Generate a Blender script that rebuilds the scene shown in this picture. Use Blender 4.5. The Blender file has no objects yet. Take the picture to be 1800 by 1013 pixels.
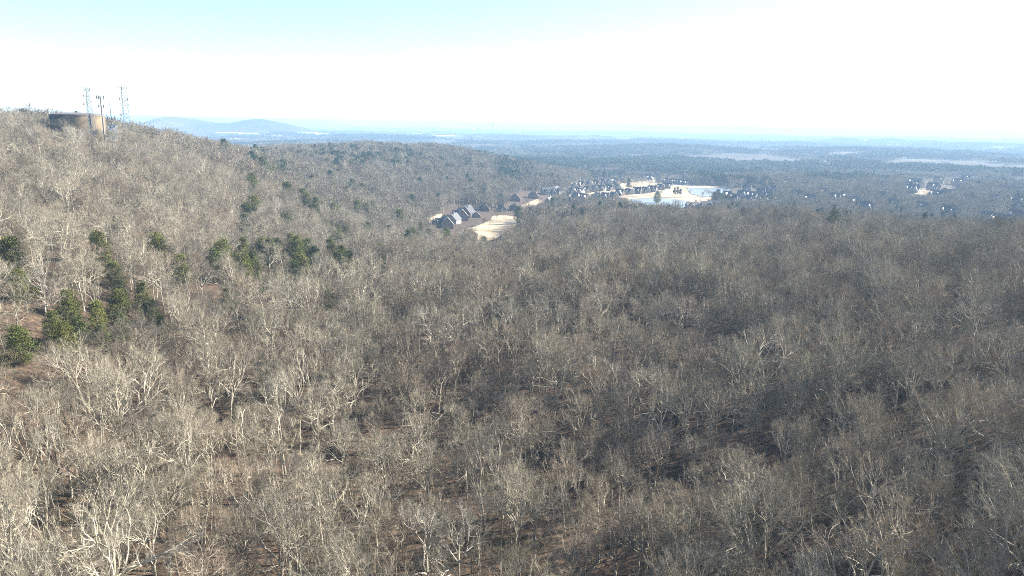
import bpy, math, random
import numpy as np
from mathutils import Matrix, Vector

R = math.radians
scene = bpy.context.scene
COL = scene.collection
CZ = 150.0                      # camera height (world z); valley floor lies near z = 30
F = 1239.0                      # focal length in pixels of the 1800-wide photograph
PITCH, ROLL = 13.0, 0.86

# ------------------------------------------------------------------ camera
cam_data = bpy.data.cameras.new('camera')
cam = bpy.data.objects.new('camera', cam_data)
COL.objects.link(cam)
cam_data.sensor_width = 36.0
cam_data.lens = F / 1800 * 36
cam_data.clip_start = 1.0
cam_data.clip_end = 90000
RM = Matrix.Rotation(R(90 - PITCH), 3, 'X') @ Matrix.Rotation(R(ROLL), 3, 'Z')
cam.matrix_world = Matrix.Translation((0, 0, CZ)) @ RM.to_4x4()
scene.camera = cam
RMn = np.array(RM)

# ------------------------------------------------------------------ light
SUN_AZ, SUN_EL = 68.0, 28.0     # azimuth clockwise from the view direction (+Y)
world = bpy.data.worlds.new('World')
scene.world = world
world.use_nodes = True
wn = world.node_tree.nodes
wl = world.node_tree.links
bg = wn['Background']
sky = wn.new('ShaderNodeTexSky')
sky.sky_type = 'NISHITA'
sky.sun_disc = False
sky.sun_elevation = R(SUN_EL)
sky.sun_rotation = R(SUN_AZ)
sky.altitude = 1800
sky.air_density = 1.0
sky.dust_density = 1.0
sky.ozone_density = 1.0
wl.new(sky.outputs[0], bg.inputs[0])
bg.inputs[1].default_value = 0.065
sd = bpy.data.lights.new('sun', 'SUN')
sd.energy = 5.0
sd.angle = R(0.5)
sd.color = (1.0, 0.93, 0.82)
sun = bpy.data.objects.new('sun', sd)
COL.objects.link(sun)
sv = Vector((math.sin(R(SUN_AZ)) * math.cos(R(SUN_EL)), math.cos(R(SUN_AZ)) * math.cos(R(SUN_EL)), math.sin(R(SUN_EL))))
sun.rotation_euler = sv.to_track_quat('Z', 'Y').to_euler()
sun.location = (0, 0, 600)
scene.view_settings.view_transform = 'Standard'
scene.view_settings.look = 'None'
scene.view_settings.gamma = 1
scene.view_settings.use_curve_mapping = False
scene.view_settings.exposure = 2.05
scene.cycles.filter_width = 1.0
scene.cycles.use_denoising = False
scene.cycles.max_bounces = 4
scene.cycles.diffuse_bounces = 2
scene.cycles.glossy_bounces = 2
scene.cycles.transparent_max_bounces = 8
scene.cycles.volume_bounces = 0
HAZE_DENSITY = 0.00014

# ------------------------------------------------------------------ pixel rays (photo pixels, 1800 x 1013)
def ray(px, py):
    d = np.stack([(np.asarray(px, float) - 900) / F, (506.5 - np.asarray(py, float)) / F, -np.ones(np.shape(px))], -1)
    d = d @ RMn.T
    h = np.hypot(d[..., 0], d[..., 1])
    return np.arctan2(d[..., 0], d[..., 1]), d[..., 2] / h      # azimuth, slope

def project(x, y, z):
    p = np.stack([x, y, z - CZ], -1) @ RMn
    w = np.maximum(-p[..., 2], 1e-6)
    px = 900 + F * p[..., 0] / w
    py = 506.5 - F * p[..., 1] / w
    return np.where(p[..., 2] < 0, px, -9999), np.where(p[..., 2] < 0, py, -9999)

# ------------------------------------------------------------------ noise
_rs = np.random.RandomState(7)
_LAT = _rs.rand(256, 256)
def vnoise(x, y):
    xi = np.floor(x).astype(int); yi = np.floor(y).astype(int)
    fx = x - xi; fy = y - yi
    fx = fx * fx * (3 - 2 * fx); fy = fy * fy * (3 - 2 * fy)
    a = _LAT[xi & 255, yi & 255]; b = _LAT[(xi + 1) & 255, yi & 255]
    c = _LAT[xi & 255, (yi + 1) & 255]; d = _LAT[(xi + 1) & 255, (yi + 1) & 255]
    return (a * (1 - fx) + b * fx) * (1 - fy) + (c * (1 - fx) + d * fx) * fy * 1.0
def fbm(x, y, o=3):
    s = 0; a = 1; t = 0
    for k in range(o):
        s = s + a * vnoise(x * 2 ** k + 17.3 * k, y * 2 ** k + 5.1 * k); t += a; a *= .5
    return s / t - .5

# ------------------------------------------------------------------ terrain height
CANOPY = 16.0
PROF = {   # photo column: (row, horizontal distance) of canopy tops
    -220: [(1100, 76), (800, 112), (600, 150), (450, 205), (330, 330), (250, 480), (196, 640)],
    0:    [(1013, 77), (800, 110), (600, 156), (450, 212), (380, 262), (300, 385), (250, 480), (208, 610)],
    200:  [(1013, 77), (800, 112), (600, 165), (500, 216), (400, 300), (300, 440), (250, 550), (222, 650)],
    400:  [(1013, 77), (800, 113), (600, 174), (500, 230), (450, 285), (400, 370), (330, 520), (290, 640), (254, 860)],
    600:  [(1013, 77), (800, 113), (600, 180), (500, 242), (450, 310), (415, 400), (375, 560), (330, 790), (290, 1020), (256, 1400)],
    800:  [(1013, 77), (800, 113), (600, 182), (500, 246), (450, 335), (425, 450), (395, 660), (360, 860), (320, 1060), (290, 1270), (262, 1600)],
    900:  [(500, 246), (450, 325), (400, 530), (372, 820), (350, 980), (315, 1180), (290, 1500)],
    1000: [(1013, 77), (800, 113), (600, 182), (500, 246), (440, 352), (400, 470), (377, 620), (350, 1130), (318, 1350), (300, 1750), (275, 2900)],
    1200: [(1013, 77), (800, 113), (600, 181), (500, 244), (440, 345), (400, 465), (366, 640)],
    1500: [(1013, 77), (800, 112), (600, 179), (500, 240), (440, 342), (400, 460), (376, 620), (322, 1500), (300, 2050), (280, 2900)],
    1800: [(1013, 77), (800, 112), (600, 178), (500, 240), (440, 342), (410, 440), (391, 600), (350, 1250), (310, 2000), (285, 3200)],
    2020: [(1100, 68), (800, 112), (600, 178), (500, 240), (440, 345), (398, 600), (350, 1300), (290, 3100)],
}
_c = []
for px, rows in PROF.items():
    for py, d in rows:
        a, s = ray(px, py)
        _c.append((float(a), math.log(d / 100), d * float(s) - CANOPY))
for px in (1000, 1080, 1160, 1240, 1320):           # the flat bowl with the two ponds
    for d in (1010, 1150, 1320):
        a, s = ray(px, 350)
        _c.append((float(a), math.log(d / 100), -114.0))
for px in (1400, 1600, 1800):
    a, s = ray(px, 350); _c.append((float(a), math.log(9.5), -112.0))
for px in (-220, 0, 200):                            # behind the mountain top
    a, s = ray(px, 220)
    _c += [(float(a), math.log(9.5), -30.0), (float(a), math.log(20), -105.0)]
a, s = ray(400, 220); _c += [(float(a), math.log(15), -85.0)]
for az in (-60, 0, 60):                              # round the camera
    _c.append((R(az), math.log(.35), -70.0))
_c = np.array(_c)
UW = 2.2
def _phi(r2):
    return 0.5 * r2 * np.log(r2 + 1e-9)
_P = np.stack([_c[:, 0] * UW, _c[:, 1]], -1)
_n = len(_P)
_D = ((_P[:, None] - _P[None]) ** 2).sum(-1)
_A = np.zeros((_n + 3, _n + 3)); _A[:_n, :_n] = _phi(_D) + np.eye(_n) * 0.02
_A[:_n, _n] = 1; _A[:_n, _n + 1:] = _P; _A[_n, :_n] = 1; _A[_n + 1:, :_n] = _P.T
_W = np.linalg.solve(_A, np.r_[_c[:, 2], 0, 0, 0])
BUMPS = []
def bump(px, py, d, wpx, wr, base=-118.0, share=1.0):
    a, s = ray(px, py)
    BUMPS.append((float(a), math.log(d), (float(s) * d - base) / share, wpx / F * math.cos(float(a)) ** 2, wr))
bump(262, 211, 6400, 44, .10, share=1.35); bump(305, 207, 6400, 40, .10, share=1.55); bump(350, 213, 6500, 38, .10, share=1.45); bump(395, 219, 6500, 34, .10, share=1.5); bump(432, 212, 6400, 30, .09, share=1.5); bump(465, 210, 6400, 28, .09, share=1.5); bump(503, 219, 6400, 28, .09, share=1.35); bump(540, 226, 6400, 30, .09, share=1.3)
for q in range(9): bump(180 + q * 50, 204.5 + q * .9, 17000, 42, .09, share=1.5)
for q in range(7): bump(-80 + q * 42, 200 + q * .8, 14000, 42, .09, share=1.77)
bump(1510, 246, 7500, 75, .08)
bump(1330, 224, 24000, 60, .07); bump(1240, 224, 25000, 60, .07); bump(1130, 222, 25000, 70, .07); bump(780, 217, 26000, 90, .07)

bump(760, 226, 12000, 150, .08); bump(1050, 232, 11000, 180, .07)

SH_RISE = 0.0; SHX = SHY = 0.0
def H(x, y):
    """terrain height (world z)"""
    x = np.asarray(x, float); y = np.asarray(y, float)
    sh = np.broadcast(x, y).shape
    x = np.broadcast_to(x, sh).ravel(); y = np.broadcast_to(y, sh).ravel()
    out = np.empty(len(x))
    for i in range(0, len(x), 20000):
        xx = x[i:i + 20000]; yy = y[i:i + 20000]
        r = np.hypot(xx, yy) + 1e-6
        az = np.clip(np.arctan2(xx, yy), -1.05, 1.05)
        lr = np.log(np.clip(r, 30, 3600) / 100)
        u = az * UW
        z = _phi((u[:, None] - _P[None, :, 0]) ** 2 + (lr[:, None] - _P[None, :, 1]) ** 2) @ _W[:_n]
        z += _W[_n] + u * _W[_n + 1] + lr * _W[_n + 2]
        k = np.clip((r - 1500) / 1800, 0, 1); k = k * k * (3 - 2 * k)
        plain = -118 + fbm(xx / 900 + 40, yy / 900, 3) * 70 * np.clip((r - 1500) / 2000, 0, 1) * np.clip(1.5 - r / 16000, .35, 1)
        z = z * (1 - k) + plain * k
        z = np.maximum(z, -135)
        amp = np.clip((r - 40) / 200, .25, 1)
        z += fbm(xx / 330 + 70, yy / 330, 2) * 34 * np.clip((r - 1500) / 500, 0, 1) * np.clip((4500 - r) / 1500, 0, 1)
        fl = 1 - np.exp(-((xx - 255) / 330) ** 2 - ((yy - 1120) / 230) ** 2)      # flat round the ponds
        z += (fbm(xx / 75, yy / 75, 2) * 7 + fbm(xx / 260 + 9, yy / 260, 2) * 9) * amp * fl
        z += 7 * np.exp(-((xx + 268) ** 2 + (yy - 480) ** 2) / 52 ** 2) + SH_RISE * np.exp(-((xx - SHX) ** 2 + (yy - SHY) ** 2) / 26 ** 2)
        for a0, l0, am, wa, wr in BUMPS:
            z += am * np.exp(-((az - a0) / wa) ** 2 - ((np.log(r) - l0) / wr) ** 2) * (1 + .12 * fbm(xx / 1500, yy / 1500, 3))
        out[i:i + 20000] = z + CZ
    return out.reshape(sh)

_a, _s = ray(197, 212.5); SHX, SHY = 585 * math.sin(float(_a)), 585 * math.cos(float(_a))
SH_RISE = 0.0
SH_RISE = max(0.0, min(8.0, CZ + float(_s) * 585 - 3.4 - float(H(SHX, SHY))))
print('shelter hill', SH_RISE)
_RR = np.exp(np.linspace(math.log(55), math.log(30000), 900))
def place(px, py, hoff=0.0):
    """world point on the ground whose spot hoff metres above the ground is seen at a photo pixel"""
    a, s = ray(px, py)
    a = float(a); s = float(s)
    X = np.sin(a) * _RR; Y = np.cos(a) * _RR
    g = H(X, Y) + hoff - (CZ + s * _RR)
    k = np.argmax(g > 0)
    if g[k] <= 0: k = len(g) - 1
    if k > 0:
        t = g[k - 1] / (g[k - 1] - g[k]) if g[k] != g[k - 1] else 0
        r = _RR[k - 1] + t * (_RR[k] - _RR[k - 1])
    else: r = _RR[0]
    x, y = r * math.sin(a), r * math.cos(a)
    return x, y, float(H(x, y)), r

def in_poly(px, py, poly):
    inside = np.zeros(np.shape(px), bool)
    n = len(poly)
    for i in range(n):
        x1, y1 = poly[i]; x2, y2 = poly[(i + 1) % n]
        c = ((y1 > py) != (y2 > py)) & (px < (x2 - x1) * (py - y1) / ((y2 - y1) or 1e-9) + x1)
        inside ^= c
    return inside

# ------------------------------------------------------------------ materials
def mat(name, rough=0.9):
    m = bpy.data.materials.new(name); m.use_nodes = True
    nt = m.node_tree; b = nt.nodes['Principled BSDF']; b.inputs['Roughness'].default_value = rough
    b.inputs['Specular IOR Level'].default_value = 0.25
    return m, nt, b
def N(nt, kind, **kw):
    n = nt.nodes.new(kind)
    for k, v in kw.items(): setattr(n, k, v)
    return n
def ramp(nt, fac, stops):
    r = N(nt, 'ShaderNodeValToRGB')
    e = r.color_ramp.elements
    while len(e) < len(stops): e.new(0.5)
    for i, (p, c) in enumerate(stops):
        e[i].position = p; e[i].color = (*c, 1)
    nt.links.new(fac, r.inputs[0])
    return r
def noisy(name, stops, scale, rough=0.9, detail=4, coords='Object'):
    m, nt, b = mat(name, rough)
    tc = N(nt, 'ShaderNodeTexCoord'); no = N(nt, 'ShaderNodeTexNoise')
    no.inputs['Scale'].default_value = scale; no.inputs['Detail'].default_value = detail
    nt.links.new(tc.outputs[coords], no.inputs['Vector'])
    r = ramp(nt, no.outputs[0], stops)
    nt.links.new(r.outputs[0], b.inputs['Base Color'])
    return m
def per_thing(name, stops, scale=1.2, spread=0.35, rough=0.95, transl=0.0):
    """colour varies from thing to thing and mottles within one thing"""
    m, nt, b = mat(name, rough)
    oi = N(nt, 'ShaderNodeObjectInfo'); r = ramp(nt, oi.outputs['Random'], stops)
    tc = N(nt, 'ShaderNodeTexCoord'); no = N(nt, 'ShaderNodeTexNoise')
    no.inputs['Scale'].default_value = scale; no.inputs['Detail'].default_value = 3
    nt.links.new(tc.outputs['Object'], no.inputs['Vector'])
    mr = N(nt, 'ShaderNodeMapRange'); mr.inputs[1].default_value = .3; mr.inputs[2].default_value = .7
    mr.inputs[3].default_value = 1 - spread; mr.inputs[4].default_value = 1 + spread
    nt.links.new(no.outputs[0], mr.inputs[0])
    mx = N(nt, 'ShaderNodeVectorMath', operation='SCALE')
    nt.links.new(r.outputs[0], mx.inputs[0]); nt.links.new(mr.outputs[0], mx.inputs['Scale'])
    nt.links.new(mx.outputs[0], b.inputs['Base Color'])
    return m
M = {}
M['trunk'] = per_thing('trunk_bark', [(0, (.20, .18, .14)), (.35, (.38, .345, .27)), (.6, (.40, .365, .285)), (.85, (.19, .16, .12)), (1, (.47, .43, .35))], .7, .35)
M['twig'] = per_thing('twig_bark', [(0, (.16, .14, .10)), (.25, (.23, .205, .15)), (.5, (.31, .275, .205)), (.72, (.23, .175, .125)), (.86, (.15, .135, .11)), (1, (.27, .25, .195))], .35, .25)
M['cedar'] = per_thing('cedar_foliage', [(0, (.075, .09, .018)), (.5, (.125, .13, .024)), (1, (.045, .06, .017))], .5, .4, .8)
M['pine'] = per_thing('pine_foliage', [(0, (.020, .058, .026)), (.5, (.034, .076, .030)), (1, (.015, .042, .022))], .5, .4, .8)
M['brushy'] = per_thing('brush_bark', [(0, (.11, .09, .065)), (.4, (.15, .125, .09)), (.7, (.12, .12, .055)), (1, (.20, .17, .13))], .8, .3)

def ground_material():
    m, nt, b = mat('leaf_litter_ground', .95)
    L = nt.links
    tc = N(nt, 'ShaderNodeTexCoord')
    def noise(scale, detail=4, rough=.55):
        n = N(nt, 'ShaderNodeTexNoise'); n.inputs['Scale'].default_value = scale; n.inputs['Detail'].default_value = detail
        n.inputs['Roughness'].default_value = rough
        L.new(tc.outputs['Object'], n.inputs['Vector']); return n
    n1 = noise(.6, 8, .7); litter = ramp(nt, n1.outputs[0], [(.3, (.016, .011, .008)), (.48, (.055, .036, .023)), (.62, (.17, .11, .068)), (.72, (.28, .20, .13))])
    n2 = noise(.05, 4); litter2 = ramp(nt, n2.outputs[0], [(.35, (.022, .019, .013)), (.6, (.06, .042, .028))])
    mx = N(nt, 'ShaderNodeMixRGB'); mx.inputs[0].default_value = .45
    L.new(litter.outputs[0], mx.inputs[1]); L.new(litter2.outputs[0], mx.inputs[2])
    # far country: woods, fields and towns as patches
    n3 = noise(.0016, 9, .62)
    far = ramp(nt, n3.outputs[0], [(.30, (.014, .026, .016)), (.44, (.028, .036, .024)), (.52, (.06, .054, .042)), (.60, (.09, .078, .06)), (.67, (.20, .17, .12)), (.73, (.34, .29, .20))])
    sep = N(nt, 'ShaderNodeVectorMath', operation='LENGTH'); L.new(tc.outputs['Object'], sep.inputs[0])
    mr = N(nt, 'ShaderNodeMapRange'); mr.inputs[1].default_value = 1800; mr.inputs[2].default_value = 4200
    L.new(sep.outputs['Value'], mr.inputs[0])
    mx2 = N(nt, 'ShaderNodeMixRGB'); L.new(mr.outputs[0], mx2.inputs[0])
    L.new(mx.outputs[0], mx2.inputs[1]); L.new(far.outputs[0], mx2.inputs[2])
    L.new(mx2.outputs[0], b.inputs['Base Color'])
    bp = N(nt, 'ShaderNodeBump'); bp.inputs['Strength'].default_value = .6; bp.inputs['Distance'].default_value = .4
    L.new(n1.outputs[0], bp.inputs['Height']); L.new(bp.outputs[0], b.inputs['Normal'])
    return m
M['ground'] = ground_material()
M['lawn'] = noisy('dormant_lawn', [(.3, (.22, .165, .10)), (.48, (.38, .30, .19)), (.7, (.48, .40, .27))], .035, .9, 8)
M['field'] = noisy('dry_field', [(.3, (.42, .36, .25)), (.7, (.62, .55, .42))], .004)
M['road'] = noisy('pale_concrete_road', [(.3, (.38, .36, .33)), (.7, (.50, .48, .44))], .05)
m, nt, b = mat('pond_water', .3); b.inputs['Base Color'].default_value = (.22, .24, .235, 1); b.inputs['Specular IOR Level'].default_value = .6
no = N(nt, 'ShaderNodeTexNoise'); no.inputs['Scale'].default_value = .5; tc = N(nt, 'ShaderNodeTexCoord'); nt.links.new(tc.outputs['Object'], no.inputs['Vector'])
bp = N(nt, 'ShaderNodeBump'); bp.inputs['Strength'].default_value = .25; bp.inputs['Distance'].default_value = .2
nt.links.new(no.outputs[0], bp.inputs['Height']); nt.links.new(bp.outputs[0], b.inputs['Normal']); M['water'] = m
M['mud'] = noisy('pond_bank_mud', [(.3, (.12, .10, .08)), (.7, (.20, .17, .13))], .2)
M['roof_dark'] = noisy('charcoal_shingle', [(.35, (.022, .022, .028)), (.65, (.045, .044, .050))], 1.5, .42)
M['roof_brown'] = noisy('brown_shingle', [(.35, (.085, .062, .048)), (.65, (.15, .115, .09))], 1.5, .55)
M['roof_grey'] = noisy('grey_shingle', [(.35, (.04, .04, .045)), (.65, (.075, .075, .08))], 1.5, .6)
M['brick'] = noisy('tan_brick', [(.35, (.15, .13, .115)), (.65, (.24, .21, .185))], 1.2)
M['red_brick'] = noisy('red_brick', [(.35, (.09, .072, .062)), (.65, (.15, .12, .10))], 1.2)
M['cream'] = noisy('cream_siding', [(.35, (.26, .235, .20)), (.65, (.36, .33, .285))], 1.2)
M['trim'] = noisy('white_trim', [(.4, (.55, .54, .52)), (.6, (.64, .63, .61))], 2, .6)
M['glass'] = noisy('window_glass', [(.4, (.03, .035, .04)), (.6, (.06, .07, .08))], .6, .12)
M['door'] = noisy('dark_door', [(.4, (.07, .04, .03)), (.6, (.11, .07, .05))], 1, .5)
def tank_material():
    """tan concrete with a dark ragged patch under the rim on one side and vertical streaks"""
    m, nt, b = mat('tan_concrete_tank', .9); L = nt.links
    tc = N(nt, 'ShaderNodeTexCoord'); no = N(nt, 'ShaderNodeTexNoise'); no.inputs['Scale'].default_value = .25; no.inputs['Detail'].default_value = 5
    L.new(tc.outputs['Object'], no.inputs['Vector'])
    base = ramp(nt, no.outputs[0], [(.3, (.14, .105, .07)), (.5, (.19, .15, .10)), (.7, (.23, .185, .125))])
    mp = N(nt, 'ShaderNodeMapping'); mp.inputs['Scale'].default_value = (.5, .5, .05); L.new(tc.outputs['Object'], mp.inputs[0])
    n2 = N(nt, 'ShaderNodeTexNoise'); n2.inputs['Scale'].default_value = 1.0; n2.inputs['Detail'].default_value = 4; L.new(mp.outputs[0], n2.inputs['Vector'])
    st = ramp(nt, n2.outputs[0], [(.4, (.72, .72, .72)), (.6, (1, 1, 1))])
    mu = N(nt, 'ShaderNodeMixRGB', blend_type='MULTIPLY'); mu.inputs[0].default_value = 1; L.new(base.outputs[0], mu.inputs[1]); L.new(st.outputs[0], mu.inputs[2])
    sx = N(nt, 'ShaderNodeSeparateXYZ'); L.new(tc.outputs['Object'], sx.inputs[0])
    def mth(op, a, b_):
        q = N(nt, 'ShaderNodeMath', operation=op)
        for i_, v in enumerate((a, b_)):
            if isinstance(v, (int, float)): q.inputs[i_].default_value = v
            else: L.new(v, q.inputs[i_])
        return q.outputs[0]
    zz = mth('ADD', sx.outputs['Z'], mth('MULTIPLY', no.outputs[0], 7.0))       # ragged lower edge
    up = mth('GREATER_THAN', zz, TANK_PATCH[0])
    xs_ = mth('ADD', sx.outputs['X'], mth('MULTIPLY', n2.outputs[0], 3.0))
    lf = mth('LESS_THAN', xs_, TANK_PATCH[1])
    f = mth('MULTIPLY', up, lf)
    mx = N(nt, 'ShaderNodeMixRGB'); L.new(f, mx.inputs[0]); L.new(mu.outputs[0], mx.inputs[1]); mx.inputs[2].default_value = (.025, .028, .035, 1)  # near-black colour on the upper wall, low-X side, with ragged edges
    L.new(mx.outputs[0], b.inputs['Base Color'])
    return m
M['tank_roof'] = noisy('weathered_tank_roof', [(.3, (.10, .09, .09)), (.7, (.17, .155, .145))], .3, .85)
M['galv'] = noisy('galvanised_steel', [(.4, (.10, .12, .14)), (.6, (.16, .185, .20))], .5, .6)
M['rust'] = noisy('brown_grey_steel', [(.4, (.20, .17, .16)), (.6, (.30, .26, .24))], .4, .7)
M['white_steel'] = noisy('white_painted_steel', [(.4, (.5, .5, .5)), (.6, (.62, .62, .61))], .5, .6)
M['dark_steel'] = noisy('dark_steel', [(.4, (.05, .05, .06)), (.6, (.10, .10, .12))], .5, .6)
M['ware_white'] = noisy('white_metal_cladding', [(.4, (.70, .70, .68)), (.6, (.80, .80, .78))], .01, .6)
M['ware_tan'] = noisy('tan_cladding', [(.4, (.45, .38, .30)), (.6, (.55, .48, .40))], .01, .7)

for _rn in ('roof_dark', 'roof_brown', 'roof_grey'): M[_rn].node_tree.nodes['Principled BSDF'].inputs['Specular IOR Level'].default_value = .4

# ------------------------------------------------------------------ mesh helpers
class MB:
    def __init__(s): s.v = []; s.f = []; s.m = []; s.n = 0
    def add(s, v, f, m=0):
        v = np.asarray(v, float)
        s.v.append(v); f = np.asarray(f, int); s.f.append(f + s.n); s.m.append(np.full(len(f), m)); s.n += len(v)
    def box(s, c, size, m=0, rz=0.0):
        x, y, z = [q / 2 for q in size]
        v = np.array([(-x, -y, -z), (x, -y, -z), (x, y, -z), (-x, y, -z), (-x, -y, z), (x, -y, z), (x, y, z), (-x, y, z)])
        cs, sn = math.cos(rz), math.sin(rz)
        v = np.stack([v[:, 0] * cs - v[:, 1] * sn, v[:, 0] * sn + v[:, 1] * cs, v[:, 2]], -1) + np.array(c)
        s.add(v, [(0, 3, 2, 1), (4, 5, 6, 7), (0, 1, 5, 4), (1, 2, 6, 5), (2, 3, 7, 6), (3, 0, 4, 7)], m)
    def tube(s, pts, rad, sides=4, m=0, cap=False):
        pts = np.asarray(pts, float); k = len(pts); rad = np.broadcast_to(rad, (k,)).astype(float)
        t = np.gradient(pts, axis=0); t /= np.linalg.norm(t, axis=1)[:, None] + 1e-9
        up = np.where(np.abs(t[:, 2:3]) > .9, np.array([[1., 0, 0]]), np.array([[0, 0, 1.]]))
        a = np.cross(t, up); a /= np.linalg.norm(a, axis=1)[:, None] + 1e-9
        b = np.cross(t, a)
        th = np.arange(sides) * 2 * np.pi / sides
        ring = pts[:, None] + rad[:, None, None] * (a[:, None] * np.cos(th)[None, :, None] + b[:, None] * np.sin(th)[None, :, None])
        v = ring.reshape(-1, 3)
        i = np.arange(k - 1)[:, None] * sides; j = np.arange(sides)[None]; j2 = (j + 1) % sides
        f = np.stack([i + j, i + j2, i + sides + j2, i + sides + j], -1).reshape(-1, 4)
        s.add(v, f, m)
        if cap:
            s.add(np.r_[ring[-1], pts[-1:]], [(q, (q + 1) % sides, sides, sides) for q in range(sides)], m)
    def slivers(s, p0, p1, w, m=0):
        """thin three-sided tapering twigs"""
        p0 = np.asarray(p0, float); p1 = np.asarray(p1, float); n = len(p0)
        if n == 0: return
        d = p1 - p0; d /= np.linalg.norm(d, axis=1)[:, None] + 1e-9
        r = _rs.normal(size=(n, 3)); a = np.cross(d, r); a /= np.linalg.norm(a, axis=1)[:, None] + 1e-9
        b = np.cross(d, a); w = np.broadcast_to(w, (n,))[:, None]
        v = np.stack([p0 + a * w, p0 + (-.5 * a + .87 * b) * w, p0 + (-.5 * a - .87 * b) * w, p1], 1).reshape(-1, 3)
        i = np.arange(n) * 4
        f = np.stack([np.stack([i, i + 1, i + 3, i + 3], -1), np.stack([i + 1, i + 2, i + 3, i + 3], -1), np.stack([i + 2, i, i + 3, i + 3], -1)], 1).reshape(-1, 4)
        s.add(v, f, m)
    def leaves(s, c, size, m=0, flat=.6):
        """small leaf-sized quads, random tilt"""
        c = np.asarray(c, float); n = len(c)
        a = _rs.normal(size=(n, 3)); a[:, 2] *= flat; a /= np.linalg.norm(a, axis=1)[:, None]
        r = _rs.normal(size=(n, 3)); b = np.cross(a, r); b /= np.linalg.norm(b, axis=1)[:, None]
        sz = (np.broadcast_to(size, (n,)) * _rs.uniform(.6, 1.3, n))[:, None]
        v = np.stack([c - a * sz - b * sz * .3, c + a * sz - b * sz * .5, c + a * sz * .8 + b * sz * .5, c - a * sz * .7 + b * sz * .6], 1).reshape(-1, 3)
        s.add(v, np.arange(n * 4).reshape(-1, 4), m)
    def arrays(s): return np.concatenate(s.v), np.concatenate(s.f), np.concatenate(s.m)
    def mesh(s, name, mats, smooth=False):
        v, f, m = s.arrays()
        me = bpy.data.meshes.new(name)
        tri = f[:, 3] == f[:, 2]
        cnt = np.where(tri, 3, 4)
        st = np.r_[0, np.cumsum(cnt)[:-1]]
        keep = np.ones(f.shape, bool); keep[tri, 3] = False
        loops = f[keep]
        me.vertices.add(len(v)); me.vertices.foreach_set('co', v.astype(np.float32).ravel())
        me.loops.add(len(loops)); me.loops.foreach_set('vertex_index', loops.astype(np.int32))
        me.polygons.add(len(f)); me.polygons.foreach_set('loop_start', st.astype(np.int32))
        me.polygons.foreach_set('material_index', m.astype(np.int32))
        if not smooth: me.polygons.foreach_set('use_smooth', np.zeros(len(f), bool))
        else: me.polygons.foreach_set('use_smooth', np.ones(len(f), bool))
        me.update(calc_edges=True)
        for q in (mats if isinstance(mats, (list, tuple)) else [mats]): me.materials.append(q)
        return me

def tag(o, label=None, cat=None, group=None, kind=None):
    if label: o['label'] = label
    if cat: o['category'] = cat
    if group: o['group'] = group
    if kind: o['kind'] = kind
    return o
def link(name, me, parent=None, loc=None, rz=0.0):
    o = bpy.data.objects.new(name, me); COL.objects.link(o)
    if parent: o.parent = parent
    if loc is not None: o.location = loc
    o.rotation_euler = (0, 0, rz)
    return o
def empty(name, loc, rz=0.0, sc=1.0):
    o = bpy.data.objects.new(name, None); COL.objects.link(o)
    o.location = loc; o.rotation_euler = (0, 0, rz); o.scale = (sc,) * 3 if isinstance(sc, (int, float)) else sc
    return o
def copy_tree(o, parent=None):
    c = o.copy(); COL.objects.link(c)
    if parent is not None: c.parent = parent
    for ch in list(o.children): copy_tree(ch, c)
    return c
ORD = ['', 'first', 'second', 'third', 'fourth', 'fifth', 'sixth', 'seventh', 'eighth', 'ninth', 'tenth', 'eleventh', 'twelfth', 'thirteenth', 'fourteenth', 'fifteenth', 'sixteenth', 'seventeenth', 'eighteenth', 'nineteenth', 'twentieth']
for _t, _u in (('twenty', 'thirtieth'), ('thirty', 'fortieth'), ('forty', 'fiftieth'), ('fifty', 'sixtieth'), ('sixty', 'seventieth')):
    ORD += [_t + '-' + q for q in ORD[1:10]] + [_u]

# ------------------------------------------------------------------ terrain mesh
def polar_patch(name, azs, rs, m, dz=0.0):
    A, Q = np.meshgrid(azs, rs)
    X = np.sin(A) * Q; Y = np.cos(A) * Q
    Z = H(X, Y) + dz
    v = np.stack([X, Y, Z], -1).reshape(-1, 3)
    n = len(azs); k = len(rs)
    i = np.arange(k - 1)[:, None] * n; j = np.arange(n - 1)[None]
    f = np.stack([i + j, i + n + j, i + n + j + 1, i + j + 1], -1).reshape(-1, 4)[:, ::-1]
    mb = MB(); mb.add(v, f)
    return mb
azs = np.r_[np.linspace(-math.pi, -.95, 30)[:-1], np.linspace(-.95, .95, 560), np.linspace(.95, math.pi, 30)[1:]]
rs = np.exp(np.linspace(math.log(4), math.log(42000), 470))
g = link('ground', polar_patch('ground', azs, rs, None).mesh('ground', M['ground'], True))
tag(g, kind='structure')

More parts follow.
